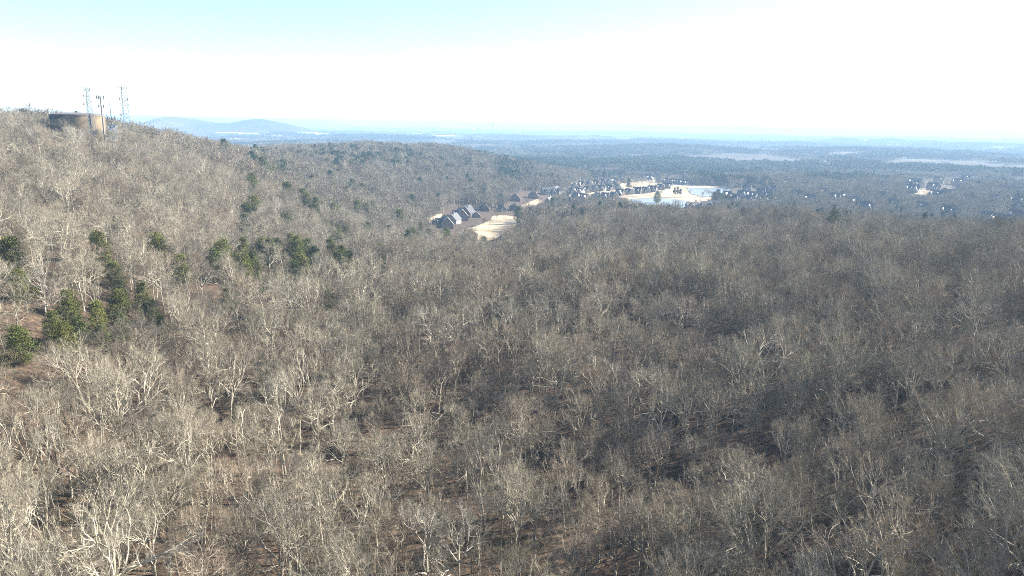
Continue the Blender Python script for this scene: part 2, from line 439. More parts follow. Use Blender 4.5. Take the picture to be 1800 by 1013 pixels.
# draped sheets for clearings: polygons given as seen, laid on the terrain at their own place
def draped(name, poly, m, dz=.25, z=None, step=9.0, kind='structure'):
    w = []
    for i, (a, b_) in enumerate(poly):
        c, d = poly[(i + 1) % len(poly)]
        for t in np.linspace(0, 1, 5)[:-1]:
            w.append(place(a + (c - a) * t, b_ + (d - b_) * t)[:2])
    w = np.array(w)
    from mathutils.geometry import delaunay_2d_cdt
    x0, y0 = w.min(0); x1, y1 = w.max(0)
    n = max((x1 - x0), (y1 - y0)); step = max(step, n / 60)
    gx, gy = np.meshgrid(np.arange(x0, x1, step), np.arange(y0, y1, step))
    ins = in_poly(gx, gy, [tuple(q) for q in w])
    pts = [Vector(q) for q in w] + [Vector(q) for q in np.stack([gx[ins], gy[ins]], -1)]
    ne = len(w)
    vs, es, fs, *_r = delaunay_2d_cdt(pts, [(i, (i + 1) % ne) for i in range(ne)], [], 1, .01)
    vs = np.array([tuple(q) for q in vs])
    zz = H(vs[:, 0], vs[:, 1]) + dz if z is None else np.full(len(vs), z)
    mb = MB()
    tri = np.array([(f[0], f[1], f[2], f[2]) for f in fs])
    mb.add(np.c_[vs, zz], tri)
    me = mb.mesh(name, m)
    o = link(name, me); tag(o, kind=kind)
    return o
LAWN_POND = [(1092, 352), (1103, 343), (1135, 341), (1160, 336), (1185, 331), (1206, 326), (1275, 327.5), (1283, 331), (1268, 345), (1285, 352), (1262, 361), (1240, 368), (1205, 370), (1150, 366), (1110, 362)]
POND_UP = [(1208, 332), (1230, 331), (1262, 331.2), (1284, 333), (1284, 341), (1262, 347), (1235, 346), (1214, 341)]
POND_LOW = [(1104, 352), (1130, 350), (1160, 349.5), (1182, 351), (1204, 354.5), (1222, 357.5), (1214, 361), (1203, 367), (1160, 366), (1120, 361)]
LAWN_LEFT = [(836, 430), (850, 428), (868, 422), (890, 408), (908, 396), (925, 386), (912, 382), (888, 379), (866, 380), (862, 388), (838, 398), (820, 402), (840, 412)]
LAWN_TOWN = [(1000, 352), (1003, 322), (1060, 320), (1130, 315), (1205, 320), (1206, 326), (1160, 336), (1103, 343), (1092, 352)]
draped('lawn', LAWN_POND, M['lawn'], .3)
draped('lawn', LAWN_LEFT, M['lawn'], .3)
draped('lawn', LAWN_TOWN, M['lawn'], .2)
draped('lawn', [(916, 362), (930, 356), (945, 350), (955, 354), (940, 362), (922, 367)], M['lawn'], .3)
draped('lawn', [(755, 386), (762, 378), (776, 376), (782, 384), (770, 392)], M['lawn'], .3)
draped('lawn', [(1606, 340), (1616, 332), (1650, 331), (1648, 341), (1620, 345)], M['lawn'], .3)
draped('pond_bank', [(a + (1.5 if a > 1240 else -1.5), b_ + (0.7 if b_ > 338 else -.7)) for a, b_ in POND_UP], M['mud'], .45)
draped('pond_bank', [(a + (1.5 if a > 1180 else -1.5), b_ + (0.7 if b_ > 358 else -.9)) for a, b_ in POND_LOW], M['mud'], .45)
draped('pond_water', POND_UP, M['water'], .62)
draped('pond_water', POND_LOW, M['water'], .62)
draped('street', [(1035, 344.5), (1070, 340), (1110, 336.5), (1128, 334), (1150, 327), (1160, 325.5), (1210, 325.3), (1210, 326.6), (1162, 327), (1153, 329), (1132, 336), (1112, 338.5), (1072, 342), (1037, 346.5)], M['road'], .35)
for poly in ([(395, 236), (470, 238), (600, 236.5), (700, 237.5), (640, 240), (500, 241), (400, 239)],
             [(650, 239), (735, 238), (740, 240), (655, 241)], [(740, 236.5), (800, 237), (800, 240), (745, 239.5)],
             [(1590, 247), (1700, 248), (1720, 252), (1600, 250)], [(1730, 252), (1800, 254), (1800, 257), (1735, 255)],
             [(1455, 243), (1500, 243), (1498, 245), (1460, 245)]):
    draped('field', poly, M['field'], 1.5, step=60)

OPEN = [LAWN_POND, LAWN_LEFT,
        [(757, 398), (770, 384), (800, 366), (822, 359), (842, 366), (848, 385), (810, 402), (790, 408)]]
TOWN = [[(998, 352), (1003, 320), (1060, 316), (1130, 311), (1210, 315), (1206, 326), (1160, 336), (1103, 352)],
        [(1250, 340), (1310, 328), (1365, 330), (1360, 352), (1300, 360), (1255, 362)],
        [(1588, 345), (1590, 325), (1620, 318), (1705, 312), (1700, 330), (1660, 348), (1600, 348)],
        [(895, 352), (905, 340), (985, 332), (990, 348), (960, 362), (910, 368)]]

# ------------------------------------------------------------------ trees: shapes
def norm(a): return a / (np.linalg.norm(a) + 1e-9)
def grow(rng, p, d, L, n, wig, trop):
    pts = [np.array(p, float)]; d = norm(np.array(d, float)); st = L / n
    for k in range(n):
        d = norm(d + rng.normal(size=3) * wig + np.array([0, 0, trop]))
        pts.append(pts[-1] + d * st)
    return np.array(pts)
def along(pts, t):
    k = t * (len(pts) - 1); i = min(int(k), len(pts) - 2); f = k - i
    return pts[i] * (1 - f) + pts[i + 1] * f, norm(pts[i + 1] - pts[i])
def splay(rng, d, ang):
    r = rng.normal(size=3); a = norm(np.cross(d, r))
    return norm(d * math.cos(ang) + a * math.sin(ang))

def bare_tree(seed, Ht=19., clear=.47, n0=5, depth=4, open_=38, gnarl=.13, two=False, tw=.0105, ntw=6, r0=.26, fat=1.0):
    """leafless crown: a trunk that breaks into rising limbs, forking again and again into a domed spray of twigs"""
    rng = np.random.RandomState(seed)
    T = MB(); C = MB(); a0 = []; a1 = []
    top = Ht * clear
    base = grow(rng, (0, 0, -.6), (rng.normal() * .05, rng.normal() * .05, 1), top + .6, 6, .035, .03)
    T.tube(base, np.r_[r0 * 1.35, np.linspace(r0, r0 * .8, 6)], 7)
    reach = (Ht - top)
    L0 = reach / sum(.78 ** k for k in range(depth + 1)) * 1.12
    def fan(pts, n, lo, hi):
        for k in range(n):
            p, d = along(pts, rng.uniform(lo, hi)); dd = norm(splay(rng, d, R(rng.uniform(12, 50))) + np.array([0, 0, .18]))
            l = rng.uniform(.5, 1.25); a0.append(p); a1.append(p + dd * l)
            for q in range(2):
                ps = p + dd * l * rng.uniform(.2, .8); a0.append(ps); a1.append(ps + norm(splay(rng, dd, R(rng.uniform(20, 50))) + np.array([0, 0, .12])) * rng.uniform(.3, .7))
    def rec(p, d, L, r, k):
        pts = grow(rng, p, d, L, 4 if k > 1 else 3, gnarl, .035)
        C.tube(pts, np.linspace(r, r * .72, len(pts)), 5 if k >= 3 else 3 + (k == 2), 1)
        if k == 0: fan(pts, ntw, .1, 1); return
        if k == 1: fan(pts, 3, .4, 1)
        dd = norm(pts[-1] - pts[-2]); m = 2 + (rng.rand() < .42)
        for q in range(m):
            rec(pts[-1], splay(rng, dd, R(rng.uniform(14, open_))), L * rng.uniform(.66, .9), r * (rng.uniform(.60, .74) if k > 2 else rng.uniform(.46, .6)), k - 1)
        if rng.rand() < .4:
            pm, dm = along(pts, rng.uniform(.3, .8)); rec(pm, norm(splay(rng, dm, R(rng.uniform(35, 65))) + np.array([0, 0, .1])), L * .7, r * .5, k - 1)
    n = n0
    for q in range(n):
        t = 1 if q >= n - 2 or two else rng.uniform(.72, 1)
        p, _d = along(base, t); a = q * 6.283 / n + rng.uniform(-.5, .5); el = R(rng.uniform(35, 68) if not two else rng.uniform(58, 75))
        rec(p, np.array([math.cos(a) * math.cos(el), math.sin(a) * math.cos(el), math.sin(el)]), L0 * rng.uniform(.85, 1.1), r0 * rng.uniform(.45, .68), depth)
    lead = grow(rng, base[-1], (0, 0, 1), L0, 4, .06, .05); C.tube(lead, np.linspace(r0 * .75, r0 * .5, 5), 6, 1)
    rec(lead[-1], norm(lead[-1] - lead[-2]), L0 * .8, r0 * .48, depth - 1); rec(lead[-1], splay(rng, norm(lead[-1] - lead[-2]), .5), L0 * .8, r0 * .42, depth - 1)
    C.slivers(np.array(a0), np.array(a1), tw * fat * rng.uniform(.7, 1.2, len(a0)))
    return T, C
def bare_mid(seed, Ht=18., tw=.09, n0=5):
    T, C = bare_tree(seed, Ht, n0=n0, depth=2, ntw=7, tw=tw, open_=42)
    B = join((T, 1), (C, None)); 
    return B

def evergreen(seed, Ht=8., rad=2.6, cone=.4, nclump=70, per=40, leaf=.2, low=.12):
    """cedar or pine: trunk, limbs and clumps of small leaf faces through an uneven crown"""
    rng = np.random.RandomState(seed); T = MB(); C = MB()
    tp = grow(rng, (0, 0, -.4), (rng.normal() * .04, rng.normal() * .04, 1), Ht * .95, 6, .03, .02)
    T.tube(tp, np.linspace(.17 * Ht / 9, .03, 7), 6)
    pts = []
    for k in range(nclump):
        t = low + (1 - low) * rng.rand() ** .85
        prof = (1 - ((t - low) / (1 - low)) ** (1.6 if cone < .5 else 1.0)) ** .6
        if t < low + .18: prof *= .55 + (t - low) * 2.4
        a = rng.rand() * 6.28
        lob = 1 + .28 * math.sin(2 * a + seed) + .2 * math.sin(5 * a + t * 9 + seed)
        rr = rad * prof * lob * math.sqrt(rng.uniform(.4, 1))
        c = np.array([math.cos(a) * rr, math.sin(a) * rr, t * Ht])
        if k % 2 == 0:
            q, _ = along(tp, min(max(t - .12, .02), .98)); T.tube(np.array([q, (q + c) / 2 + (0, 0, -.1), c]), [.05, .035, .015], 3)
        s = rng.uniform(.35, .75) * (rad / 2.6) ** .7
        pts.append(c + np.clip(rng.normal(size=(per, 3)), -1.6, 1.6) * (s, s, s * .55))
    C.leaves(np.concatenate(pts), leaf)
    return T, C

def join(*parts):
    o = MB()
    for p, m in parts:
        v, f, mm = p.arrays(); o.add(v, f, 0); o.m[-1] = np.full(len(f), m) if m is not None else mm
    return o

SPECS = [dict(seed=11, Ht=18.5), dict(seed=12, Ht=20, two=True, n0=3, open_=34, clear=.4), dict(seed=13, Ht=15.5, clear=.36, gnarl=.2, open_=46), dict(seed=14, Ht=21, clear=.54, n0=4, open_=28),
         dict(seed=15, Ht=18, two=True, n0=4, clear=.34, open_=40, gnarl=.17), dict(seed=16, Ht=14.5, clear=.4, n0=5, ntw=8), dict(seed=17, Ht=21.5, clear=.5, n0=6, open_=36), dict(seed=18, Ht=18, clear=.5, n0=3, open_=26, gnarl=.1),
         dict(seed=19, Ht=19, clear=.46, gnarl=.24, open_=46, ntw=5), dict(seed=20, Ht=20, clear=.56, n0=4, open_=40), dict(seed=22, Ht=17, clear=.5, n0=4, depth=3, ntw=11, open_=36), dict(seed=23, Ht=19, clear=.42, n0=4, ntw=3, gnarl=.2, open_=44, fat=1.3)]
TREES = []
for s in SPECS:
    T, C = bare_tree(**s)
    TREES.append((T.mesh('trunk', M['trunk'], True), C.mesh('crown', [M['twig'], M['trunk']]), join((T, 1), (C, None)).mesh('bare_whole', [M['twig'], M['trunk']])))
LOOK = ['evenly branched', 'fork-trunked', 'low broad-crowned', 'tall narrow-crowned', 'widely forked', 'short dense-crowned', 'tall full-crowned', 'slim', 'gnarled spreading', 'tall high-crowned', 'sparse fine-twigged', 'open dead-looking']
MID = [bare_mid(31 + k, Ht=16 + (k * 7 % 5), n0=4 + k % 3).mesh('bare_mid', [M['twig'], M['trunk']]) for k in range(6)]
SAP = []
for k in range(5):
    T, C = bare_tree(seed=60 + k, Ht=5 + k * 1.2, clear=.2, n0=4, depth=2, ntw=6, gnarl=.2, tw=.018, r0=.09)
    SAP.append(join((T, 0), (C, 0)).mesh('sapling', [M['brushy']]))
def fallen(seed):
    rng = np.random.RandomState(seed); B = MB()
    L = grow(rng, (0, 0, .25), (1, 0, .05), 9, 5, .05, 0); L[:, 2] = np.clip(L[:, 2], .15, .8)
    B.tube(L, np.linspace(.2, .06, 6), 6)
    for q in range(6):
        p, d = along(L, rng.uniform(.4, .95)); B.tube(grow(rng, p, splay(rng, d, .9), 2.2, 3, .2, .1), np.linspace(.05, .02, 4), 3)
    return B
LOGS = [fallen(80 + k).mesh('log', [M['trunk']]) for k in range(2)]
CEDARS = []
for k in range(5):
    T, C = evergreen(41 + k, Ht=7.0 + k * .8, rad=2.5 + .25 * (k % 3), nclump=130, per=75, leaf=.11, low=.08)
    CEDARS.append((T.mesh('trunk', M['trunk'], True), C.mesh('crown', M['cedar']), join((T, 0), (C, 1)).mesh('cedar_whole', [M['trunk'], M['cedar']])))
PINES = []
for k in range(3):
    T, C = evergreen(51 + k, Ht=19 + k * 2, rad=3.9, cone=.8, nclump=80, per=30, leaf=.36, low=.40)
    PINES.append((T.mesh('trunk', M['trunk'], True), C.mesh('crown', M['pine']), join((T, 0), (C, 1)).mesh('pine_whole', [M['trunk'], M['pine']])))

def patch(seed, size=64., pine=0.0, sp=8.2):
    """a piece of far woodland: bare crowns and pines as clusters of branch slivers and leaf faces"""
    rng = np.random.RandomState(seed); B = MB(); p0 = []; p1 = []; w = []; lv = []
    n = int(size / sp)
    for i in range(n):
        for j in range(n):
            x = (i + .5 + rng.uniform(-.45, .45)) * sp - size / 2; y = (j + .5 + rng.uniform(-.45, .45)) * sp - size / 2
            h = rng.uniform(13, 19); c = np.array([x, y, h * .68]); k = rng.uniform(3.4, 5.2)
            if rng.rand() < pine:
                h *= 1.15; q = rng.normal(size=(55, 3)); q = q / np.linalg.norm(q, axis=1)[:, None] * rng.uniform(.4, 1, (55, 1))
                h *= 1.1; lv.append(np.array([x, y, h * .72]) + q * (3.8, 3.8, h * .27))
                B.tube(np.array([(x, y, -1), (x, y, h * .7)]), [.25, .15], 3, 0)
                continue
            m_ = 30
            d = rng.normal(size=(m_, 3)); d[:, 2] = np.abs(d[:, 2]) * 1.1 + .15; d /= np.linalg.norm(d, axis=1)[:, None]
            st = c + d * k * .45 - (0, 0, 1.2); en = c + d * k * rng.uniform(.8, 1.15, (m_, 1)) * (1, 1, .95)
            en += rng.normal(size=(m_, 3)) * .5
            p0.append(st); p1.append(en); w.append(np.full(m_, .30))
            B.tube(np.array([(x, y, -1), (x, y, h * .6)]), [.3, .18], 3, 0)
    if p0: B.slivers(np.concatenate(p0), np.concatenate(p1), np.concatenate(w), 1)
    if lv: B.leaves(np.concatenate(lv), 1.45, 2, 1.0)
    return B.mesh('wood_patch', [M['trunk'], M['twig'], M['pine']])
PATCH = [patch(91), patch(92, pine=.04), patch(93, pine=.12), patch(94, pine=.35), patch(95, pine=.55), patch(96, pine=.85)]

# ------------------------------------------------------------------ scatter
rng = np.random.RandomState(3)
def jitter(rmax, rmin, sp, azlim):
    n = int(rmax / sp) + 2
    gx, gy = np.meshgrid(np.arange(-n, n + 1), np.arange(-2, n + 1))
    x = (gx + .5 * (gy % 2) + rng.uniform(-.38, .38, gx.shape)) * sp
    y = (gy + rng.uniform(-.38, .38, gx.shape)) * sp
    x = x.ravel(); y = y.ravel(); r = np.hypot(x, y); a = np.arctan2(x, y)
    k = (r < rmax) & (r >= rmin) & (np.abs(a) < R(azlim))
    return x[k], y[k]
def skyline():
    """largest canopy slope seen in front of each distance, for leaving out hidden trees"""
    aa = np.linspace(R(-52), R(52), 260); rr = np.exp(np.linspace(math.log(50), math.log(12000), 220))
    A, Q = np.meshgrid(aa, rr)
    s = (H(np.sin(A) * Q, np.cos(A) * Q) + 12 - CZ) / Q
    return aa, rr, np.maximum.accumulate(s, 0)
_aa, _rr, _sk = skyline()
def visible(x, y, z, margin):
    a = np.arctan2(x, y); r = np.hypot(x, y)
    i = np.clip(np.searchsorted(_aa, a), 1, len(_aa) - 2); j = np.clip(np.searchsorted(_rr, r) - 2, 0, len(_rr) - 1)
    m = np.minimum(np.minimum(_sk[j, i - 1], _sk[j, i]), _sk[j, i + 1])
    return (z - CZ) / r > m - margin
tank_xy = place(137, 236, 0)
def clear_mask(x, y, z, h, town_p=.95):
    """True where a tree would stand in one of the clearings"""
    bad = np.zeros(len(x), bool)
    r = np.hypot(x, y)
    for f in (0, .35, .7, 1.0):
        px, py = project(x, y, z + h * f)
        for P in OPEN: bad |= in_poly(px, py, P) & (r > 480)
    px, py = project(x, y, z + h * .5)
    rd = rng.rand(len(x))
    for f in (.1, .5, .9):
        px, py = project(x, y, z + h * f)
        for P in TOWN: bad |= in_poly(px, py, P) & (rd < town_p) & (r > 700)
    return bad
HOUSE_XY = []
def near_house(x, y, rad):
    bad = np.zeros(len(x), bool)
    for hx, hy, hr in HOUSE_XY:
        bad |= (x - hx) ** 2 + (y - hy) ** 2 < (rad + hr) ** 2
        R_ = math.hypot(hx, hy)
        if 600 < R_ < 3000 and hr < 30:           # front yards, open on the valley side
            u = -((x - hx) * hx + (y - hy) * hy) / R_; v = ((x - hx) * hy - (y - hy) * hx) / R_
            bad |= (u > 0) & (u < 115) & (np.abs(v) < 11)
    return bad

# ------------------------------------------------------------------ houses
def gable(mb, cx, cy, w, d, z0, zr, over=.5, m=0, axis=0, thick=.3):
    """roof slab pair, ridge along x (axis 0) or y (axis 1)"""
    hw = w / 2 + over; hd = d / 2 + over
    v = [(-hw, -hd, z0), (hw, -hd, z0), (hw, 0, zr), (-hw, 0, zr), (hw, hd, z0), (-hw, hd, z0)]
    v += [(a, b_, c - thick) for a, b_, c in v]
    f = [(0, 1, 2, 3), (3, 2, 4, 5), (6, 9, 8, 7), (9, 11, 10, 8), (0, 6, 7, 1), (4, 10, 11, 5), (1, 7, 8, 2), (2, 8, 10, 4), (0, 3, 9, 6), (3, 5, 11, 9)]
    v = np.array(v)
    if axis: v = np.stack([-v[:, 1], v[:, 0], v[:, 2]], -1)
    mb.add(v + (cx, cy, 0), f, m)
def gable_wall(mb, cx, cy, w, d, z0, zr, m=0, axis=0):
    v = []; hw = w / 2 - .05; hd = d / 2 - .05
    for sx in (-hw, hw): v += [(sx, -hd, -1.5), (sx, hd, -1.5), (sx, hd, z0), (sx, 0, zr), (sx, -hd, z0)]
    v = np.array(v, float)
    if axis: v = np.stack([-v[:, 1], v[:, 0], v[:, 2]], -1)
    f = [(0, 1, 2, 4), (2, 3, 4, 4), (5, 9, 7, 6), (7, 9, 8, 8), (0, 4, 9, 5), (1, 6, 7, 2)]
    mb.add(v + (cx, cy, 0), f, m)
def make_house(w, d, eave, rise, wings, wall, roof, chim=True, seed=0):
    rg = random.Random(seed)
    root = empty('house', (0, 0, 0))
    W = MB(); gable_wall(W, 0, 0, w, d, eave, eave + rise - .3)
    Rf = MB(); gable(Rf, 0, 0, w, d, eave, eave + rise, m=0)
    T = MB()
    for (x, ww, dd, rr) in wings:        # front wings with their own gables
        gable_wall(W, x, -d / 2 - dd / 2 + 1.5, dd + 3, ww, eave - .4, eave - .4 + rr - .3, axis=1)
        gable(Rf, x, -d / 2 - dd / 2 + 1.5, dd + 3, ww, eave - .4, eave - .4 + rr, axis=1)
        for s in (-1, 1):                # white rake boards on the front gable
            p0 = np.array([x + s * (ww / 2 + .5), -d / 2 - dd - .55, eave - .5]); p1 = np.array([x, -d / 2 - dd - .55, eave - .4 + rr - .1])
            q = MB(); q.tube(np.array([p0, p1]), .2, 4); link('rake_board', q.mesh('rake_board', M['trim']), root)
    for sx in (-1, 1):
        for s in (-1, 1):
            q = MB(); q.tube(np.array([(sx * (w / 2 + .55), s * (d / 2 + .5), eave - .15), (sx * (w / 2 + .55), 0, eave + rise - .15)]), .2, 4); link('rake_board', q.mesh('rake_board', M['trim']), root)
    link('wall', W.mesh('wall', wall), root)
    ro = link('roof', Rf.mesh('roof', roof), root)
    if chim:
        c = MB(); c.box((w * .3, d * .12, eave + rise * .55 + .8), (1.3, 1.0, rise + 1.6)); c.box((w * .3, d * .12, eave + rise * 1.05 + 1.65), (1.6, 1.3, .25))
        link('chimney', c.mesh('chimney', wall), ro)
    for (x, ww, dd, rr) in wings:
        yf = -d / 2 - dd
        for zz in ((1.5, 3.4) if eave > 4.0 else (1.5,)):
            for k in (-1, 1):
                q = MB(); q.box((x + k * ww * .2, yf - .0, zz), (1.1, .12, 1.5)); o = link('window', q.mesh('window', M['glass']), root)
                q = MB(); q.box((x + k * ww * .2, yf - .0, zz + .84), (1.3, .18, .16)); link('lintel', q.mesh('lintel', M['trim']), o)
                q = MB(); q.box((x + k * ww * .2, yf, zz - .84), (1.3, .22, .16)); link('sill', q.mesh('sill', M['trim']), o)
    n = max(2, int(w / 4))
    for k in range(n):
        x = -w / 2 + (k + .5) * w / n
        if any(abs(x - a) < b_ / 2 + .7 for a, b_, *_ in wings): continue
        q = MB(); q.box((x, -d / 2 - .02, 1.6), (1.2, .14, 1.5)); o = link('window', q.mesh('window', M['glass']), root)
    q = MB(); xd = 0 if not any(abs(a) < b_ / 2 + .6 for a, b_, *_ in wings) else w / 2 - 1.2
    q.box((xd, -d / 2 - .02, 1.05), (1.1, .16, 2.1)); link('door', q.mesh('door', M['door']), root)
    for k in (-1, 1):
        q = MB(); q.box((k * (w / 2 - .03), 0, 1.9), (.14, 1.2, 1.5)); link('window', q.mesh('window', M['glass']), root)
    return root
HOUSES = [make_house(17, 12, 4.4, 7.5, [(-4.5, 6, 3, 5.2), (4.2, 5, 2, 4.4)], M['brick'], M['roof_dark'], True, 1),
          make_house(15, 13, 4.3, 8.2, [(3.5, 7, 3.5, 6.0)], M['red_brick'], M['roof_dark'], True, 2),
          make_house(19, 12, 4.2, 7.0, [(-6, 5.5, 3, 4.8), (0, 4, 1.5, 3.6), (6, 5.5, 3, 4.8)], M['cream'], M['roof_dark'], False, 3),
          make_house(14, 10, 3.4, 4.6, [(-3, 5, 2.5, 3.6)], M['brick'], M['roof_brown'], True, 4),
          make_house(16, 12, 4.4, 7.2, [(4, 6, 3, 5.0)], M['cream'], M['roof_grey'], True, 5)]
HLOOK = ['tan brick dark-roofed house', 'steep-roofed red brick house', 'wide three-gabled cream house', 'low brown-roofed house', 'grey-roofed cream house']
_used = set()
def put_house(kind, px, py, rz, label, group, sc=1.0):
    x, y, z, r = place(px, py)
    src = HOUSES[kind]
    o = src if kind not in _used else copy_tree(src)
    _used.add(kind)
    o.location = (x, y, z + .2); o.rotation_euler = (0, 0, R(rz)); o.scale = (sc, sc, sc)
    tag(o, label, 'house', group)
    HOUSE_XY.append((x, y, 9 * sc))
    return o
# name of the row, where it is, list of (kind, px, py, rotation, size)
ROWS = [
 ("in the group beside the bare left lawn", 'houses at the foot of the slope',
  [(3, 766, 398, -62, .85), (0, 783, 401, -72, 1.1), (4, 798, 393, -106, 1.0), (0, 810, 386, -76, 1.15), (1, 822, 381, -108, 1.1), (3, 838, 382, -80, .8)]),
 ("in the scattered line behind the left lawn", 'houses behind the left lawn',
  [(1, 851, 371, -70, .8), (0, 882, 372, -60, .7), (0, 905, 370, -80, .8), (1, 906, 353, -75, .85), (1, 938, 349, -70, .9), (2, 962, 342, 30, 1.1), (0, 978, 340, 60, 1.0), (4, 966, 360, 62, 1.0)]),
 ("in the small group left of the ponds", 'houses left of the lower pond',
  [(4, 978, 384, 62, .95), (4, 995, 380, 62, 1.05), (2, 1008, 377, 62, .9)]),
 ("in the back row of the pond suburb", 'back row of the pond suburb',
  [(k % 3 if k % 5 else 4, px, py, -85 + (k * 37 % 60), .92) for k, (px, py) in enumerate([(1010, 331), (1022, 329), (1034, 328), (1046, 327), (1058, 325), (1070, 324), (1083, 323), (1095, 322), (1107, 320), (1119, 319), (1131, 318), (1144, 316), (1154, 312)])]),
 ("in the close row ending at the upper pond", 'row of gables beside the upper pond',
  [(k % 3, px, py, -80 + (k * 23 % 40), .9) for k, (px, py) in enumerate([(1161, 321), (1170, 322), (1179, 323), (1187, 323.5), (1195, 324), (1203, 325)])]),
 ('in the middle row of the pond suburb', 'middle row of the pond suburb',
  [([0, 2, 1, 0, 4][k % 5], px, py, -75 + (k * 41 % 60), .92) for k, (px, py) in enumerate([(1005, 341), (1018, 340), (1031, 339), (1044, 337), (1058, 336), (1071, 335), (1084, 333)])]),
 ('in the front row facing the pond lawn', 'front row facing the pond lawn',
  [([1, 2, 0, 4, 0][k % 5], px, py, -70 + (k * 31 % 60), .92) for k, (px, py) in enumerate([(1012, 350), (1026, 351), (1050, 350), (1064, 350), (1078, 349), (1090, 344), (1105, 342), (1120, 340), (1134, 339), (1147, 337), (1160, 334), (1173, 331)])]),
 ('on the near shore of the lower pond', 'houses on the near pond shore',
  [(3, 1217, 367, 8, 1.25), (1, 1240, 368, 15, .95), (0, 1258, 366, 10, .95)]),
 ('in the dark cluster right of the ponds', 'houses right of the ponds',
  [(k % 3 if k % 4 else 4, px, py, -80 + (k * 29 % 70), 1.0) for k, (px, py) in enumerate([(1266, 353), (1278, 349), (1284, 357), (1294, 354), (1305, 346), (1312, 358), (1322, 349), (1336, 344), (1345, 340), (1352, 350), (1358, 339), (1345, 357), (1312, 336), (1382, 327)])]),
 ("in the woods right of the ponds' cluster", 'houses in the right-hand woods',
  [([4, 0, 4, 2, 4][k % 5], px, py, -68 + (k * 17 % 30), 1.25) for k, (px, py) in enumerate([(1596, 333), (1606, 326), (1612, 330), (1604, 338), (1640, 334), (1650, 322), (1646, 349), (1668, 348), (1684, 325), (1690, 334), (1697, 318), (1706, 361), (1748, 358), (1790, 360), (1782, 372), (1738, 392), (1760, 398), (1466, 354), (1482, 352), (1524, 372), (1400, 350), (1425, 358), (1445, 345), (1500, 362), (1550, 352), (1570, 366), (1720, 338), (1735, 346), (1765, 342), (1793, 344), (1620, 372), (1668, 380), (1415, 334), (1790, 388)])]),
]
for where, group, items in ROWS:
    items = sorted(items, key=lambda q: q[1])
    for k, (kind, px, py, rz, sc) in enumerate(items):
        put_house(kind, px, py, rz, '%s, %s from left %s' % (HLOOK[kind], ORD[k + 1], where), group, sc)

# ------------------------------------------------------------------ big far buildings
def make_warehouse(w, d, h, m, wins=8):
    root = empty('warehouse', (0, 0, 0))
    q = MB(); q.box((0, 0, h / 2 - 1), (w, d, h + 2)); link('wall', q.mesh('wall', m), root)
    q = MB(); gable(q, 0, 0, w, d, h + .35, h + .35 + d * .03, .4); ro = link('roof', q.mesh('roof', M['ware_white']), root)
    q = MB()
    for k in range(3): q.box((-w * .3 + k * w * .3, 0, h + 1.6 + d * .03), (w * .05, d * .1, 2))
    link('vent', q.mesh('vent', M['galv']), ro)
    for k in range(wins):
        q = MB(); q.box((-w / 2 + (k + .5) * w / wins, -d / 2, h * .45), (w / wins * .5, .5, h * .3)); link('window', q.mesh('window', M['glass']), root)
    return root
WH = [make_warehouse(150, 60, 16, M['ware_white']), make_warehouse(90, 50, 12, M['ware_tan'], 6)]
WPOS = [(0, 404, 238.5, 1.2), (0, 432, 239, 1.1), (0, 540, 237, 1.0), (0, 562, 239, 1.0), (1, 412, 246, .7), (1, 440, 247, .7), (1, 470, 247, .8), (1, 500, 248, .8), (1, 530, 248, .8), (1, 556, 247, .7),
        (0, 585, 227, 1.1), (0, 612, 226, 1.0), (0, 735, 228, 1.2), (0, 745, 233, 1.0), (0, 768, 229, 1.0), (0, 824, 228, 1.2), (1, 732, 237, .9), (1, 775, 237, .9),
        (0, 852, 236, 1.0), (1, 890, 265, .42), (1, 903, 264, .38), (1, 915, 265, .35), (0, 1076, 252, .5), (1, 1110, 248, .5), (1, 1139, 251, .55), (1, 1456, 292, .25), (1, 1468, 290, .25), (1, 1586, 279, .3), (1, 1662, 287, .3), (1, 1766, 286, .45),
        (0, 1620, 248, .8), (0, 1660, 250, .8), (0, 1700, 250, .8), (1, 640, 229, .9), (1, 668, 231, .9)]
for i, (k, px, py, sc) in enumerate(sorted(WPOS, key=lambda q: q[1])):
    o = WH[k] if ('w', k) not in _used else copy_tree(WH[k]); _used.add(('w', k))
    x, y, z, r = place(px, py)
    o.location = (x, y, z + (0 if r > 3000 else 4)); o.rotation_euler = (0, 0, -math.atan2(x, y) + R((i * 37 % 50) - 25)); o.scale = (sc, sc, sc)
    tag(o, '%s flat building on the hazy plain, %s from the left' % ('long white' if k == 0 else 'small tan-walled', ORD[i + 1]), 'building', 'flat buildings on the far plain')
    HOUSE_XY.append((x, y, 90 * sc))
# tall slab far off in the town
x, y, z, r = place(866, 232)
a_, s_ = ray(866, 217)
hh = CZ + float(s_) * r - z
root = empty('tower_block', (x, y, z)); tag(root, 'lone tall tower block standing above the hazy far plain', 'tower')
q = MB(); q.box((0, 0, hh / 2), (30, 24, hh)); link('wall', q.mesh('wall', M['rust']), root)
for k in range(10):
    q = MB(); q.box((0, -12.0, hh * (.08 + .09 * k)), (26, .8, hh * .035)); link('window', q.mesh('window', M['glass']), root)
q = MB(); q.box((0, 0, hh + 2.5), (16, 12, 5)); link('roof', q.mesh('roof', M['dark_steel']), root)

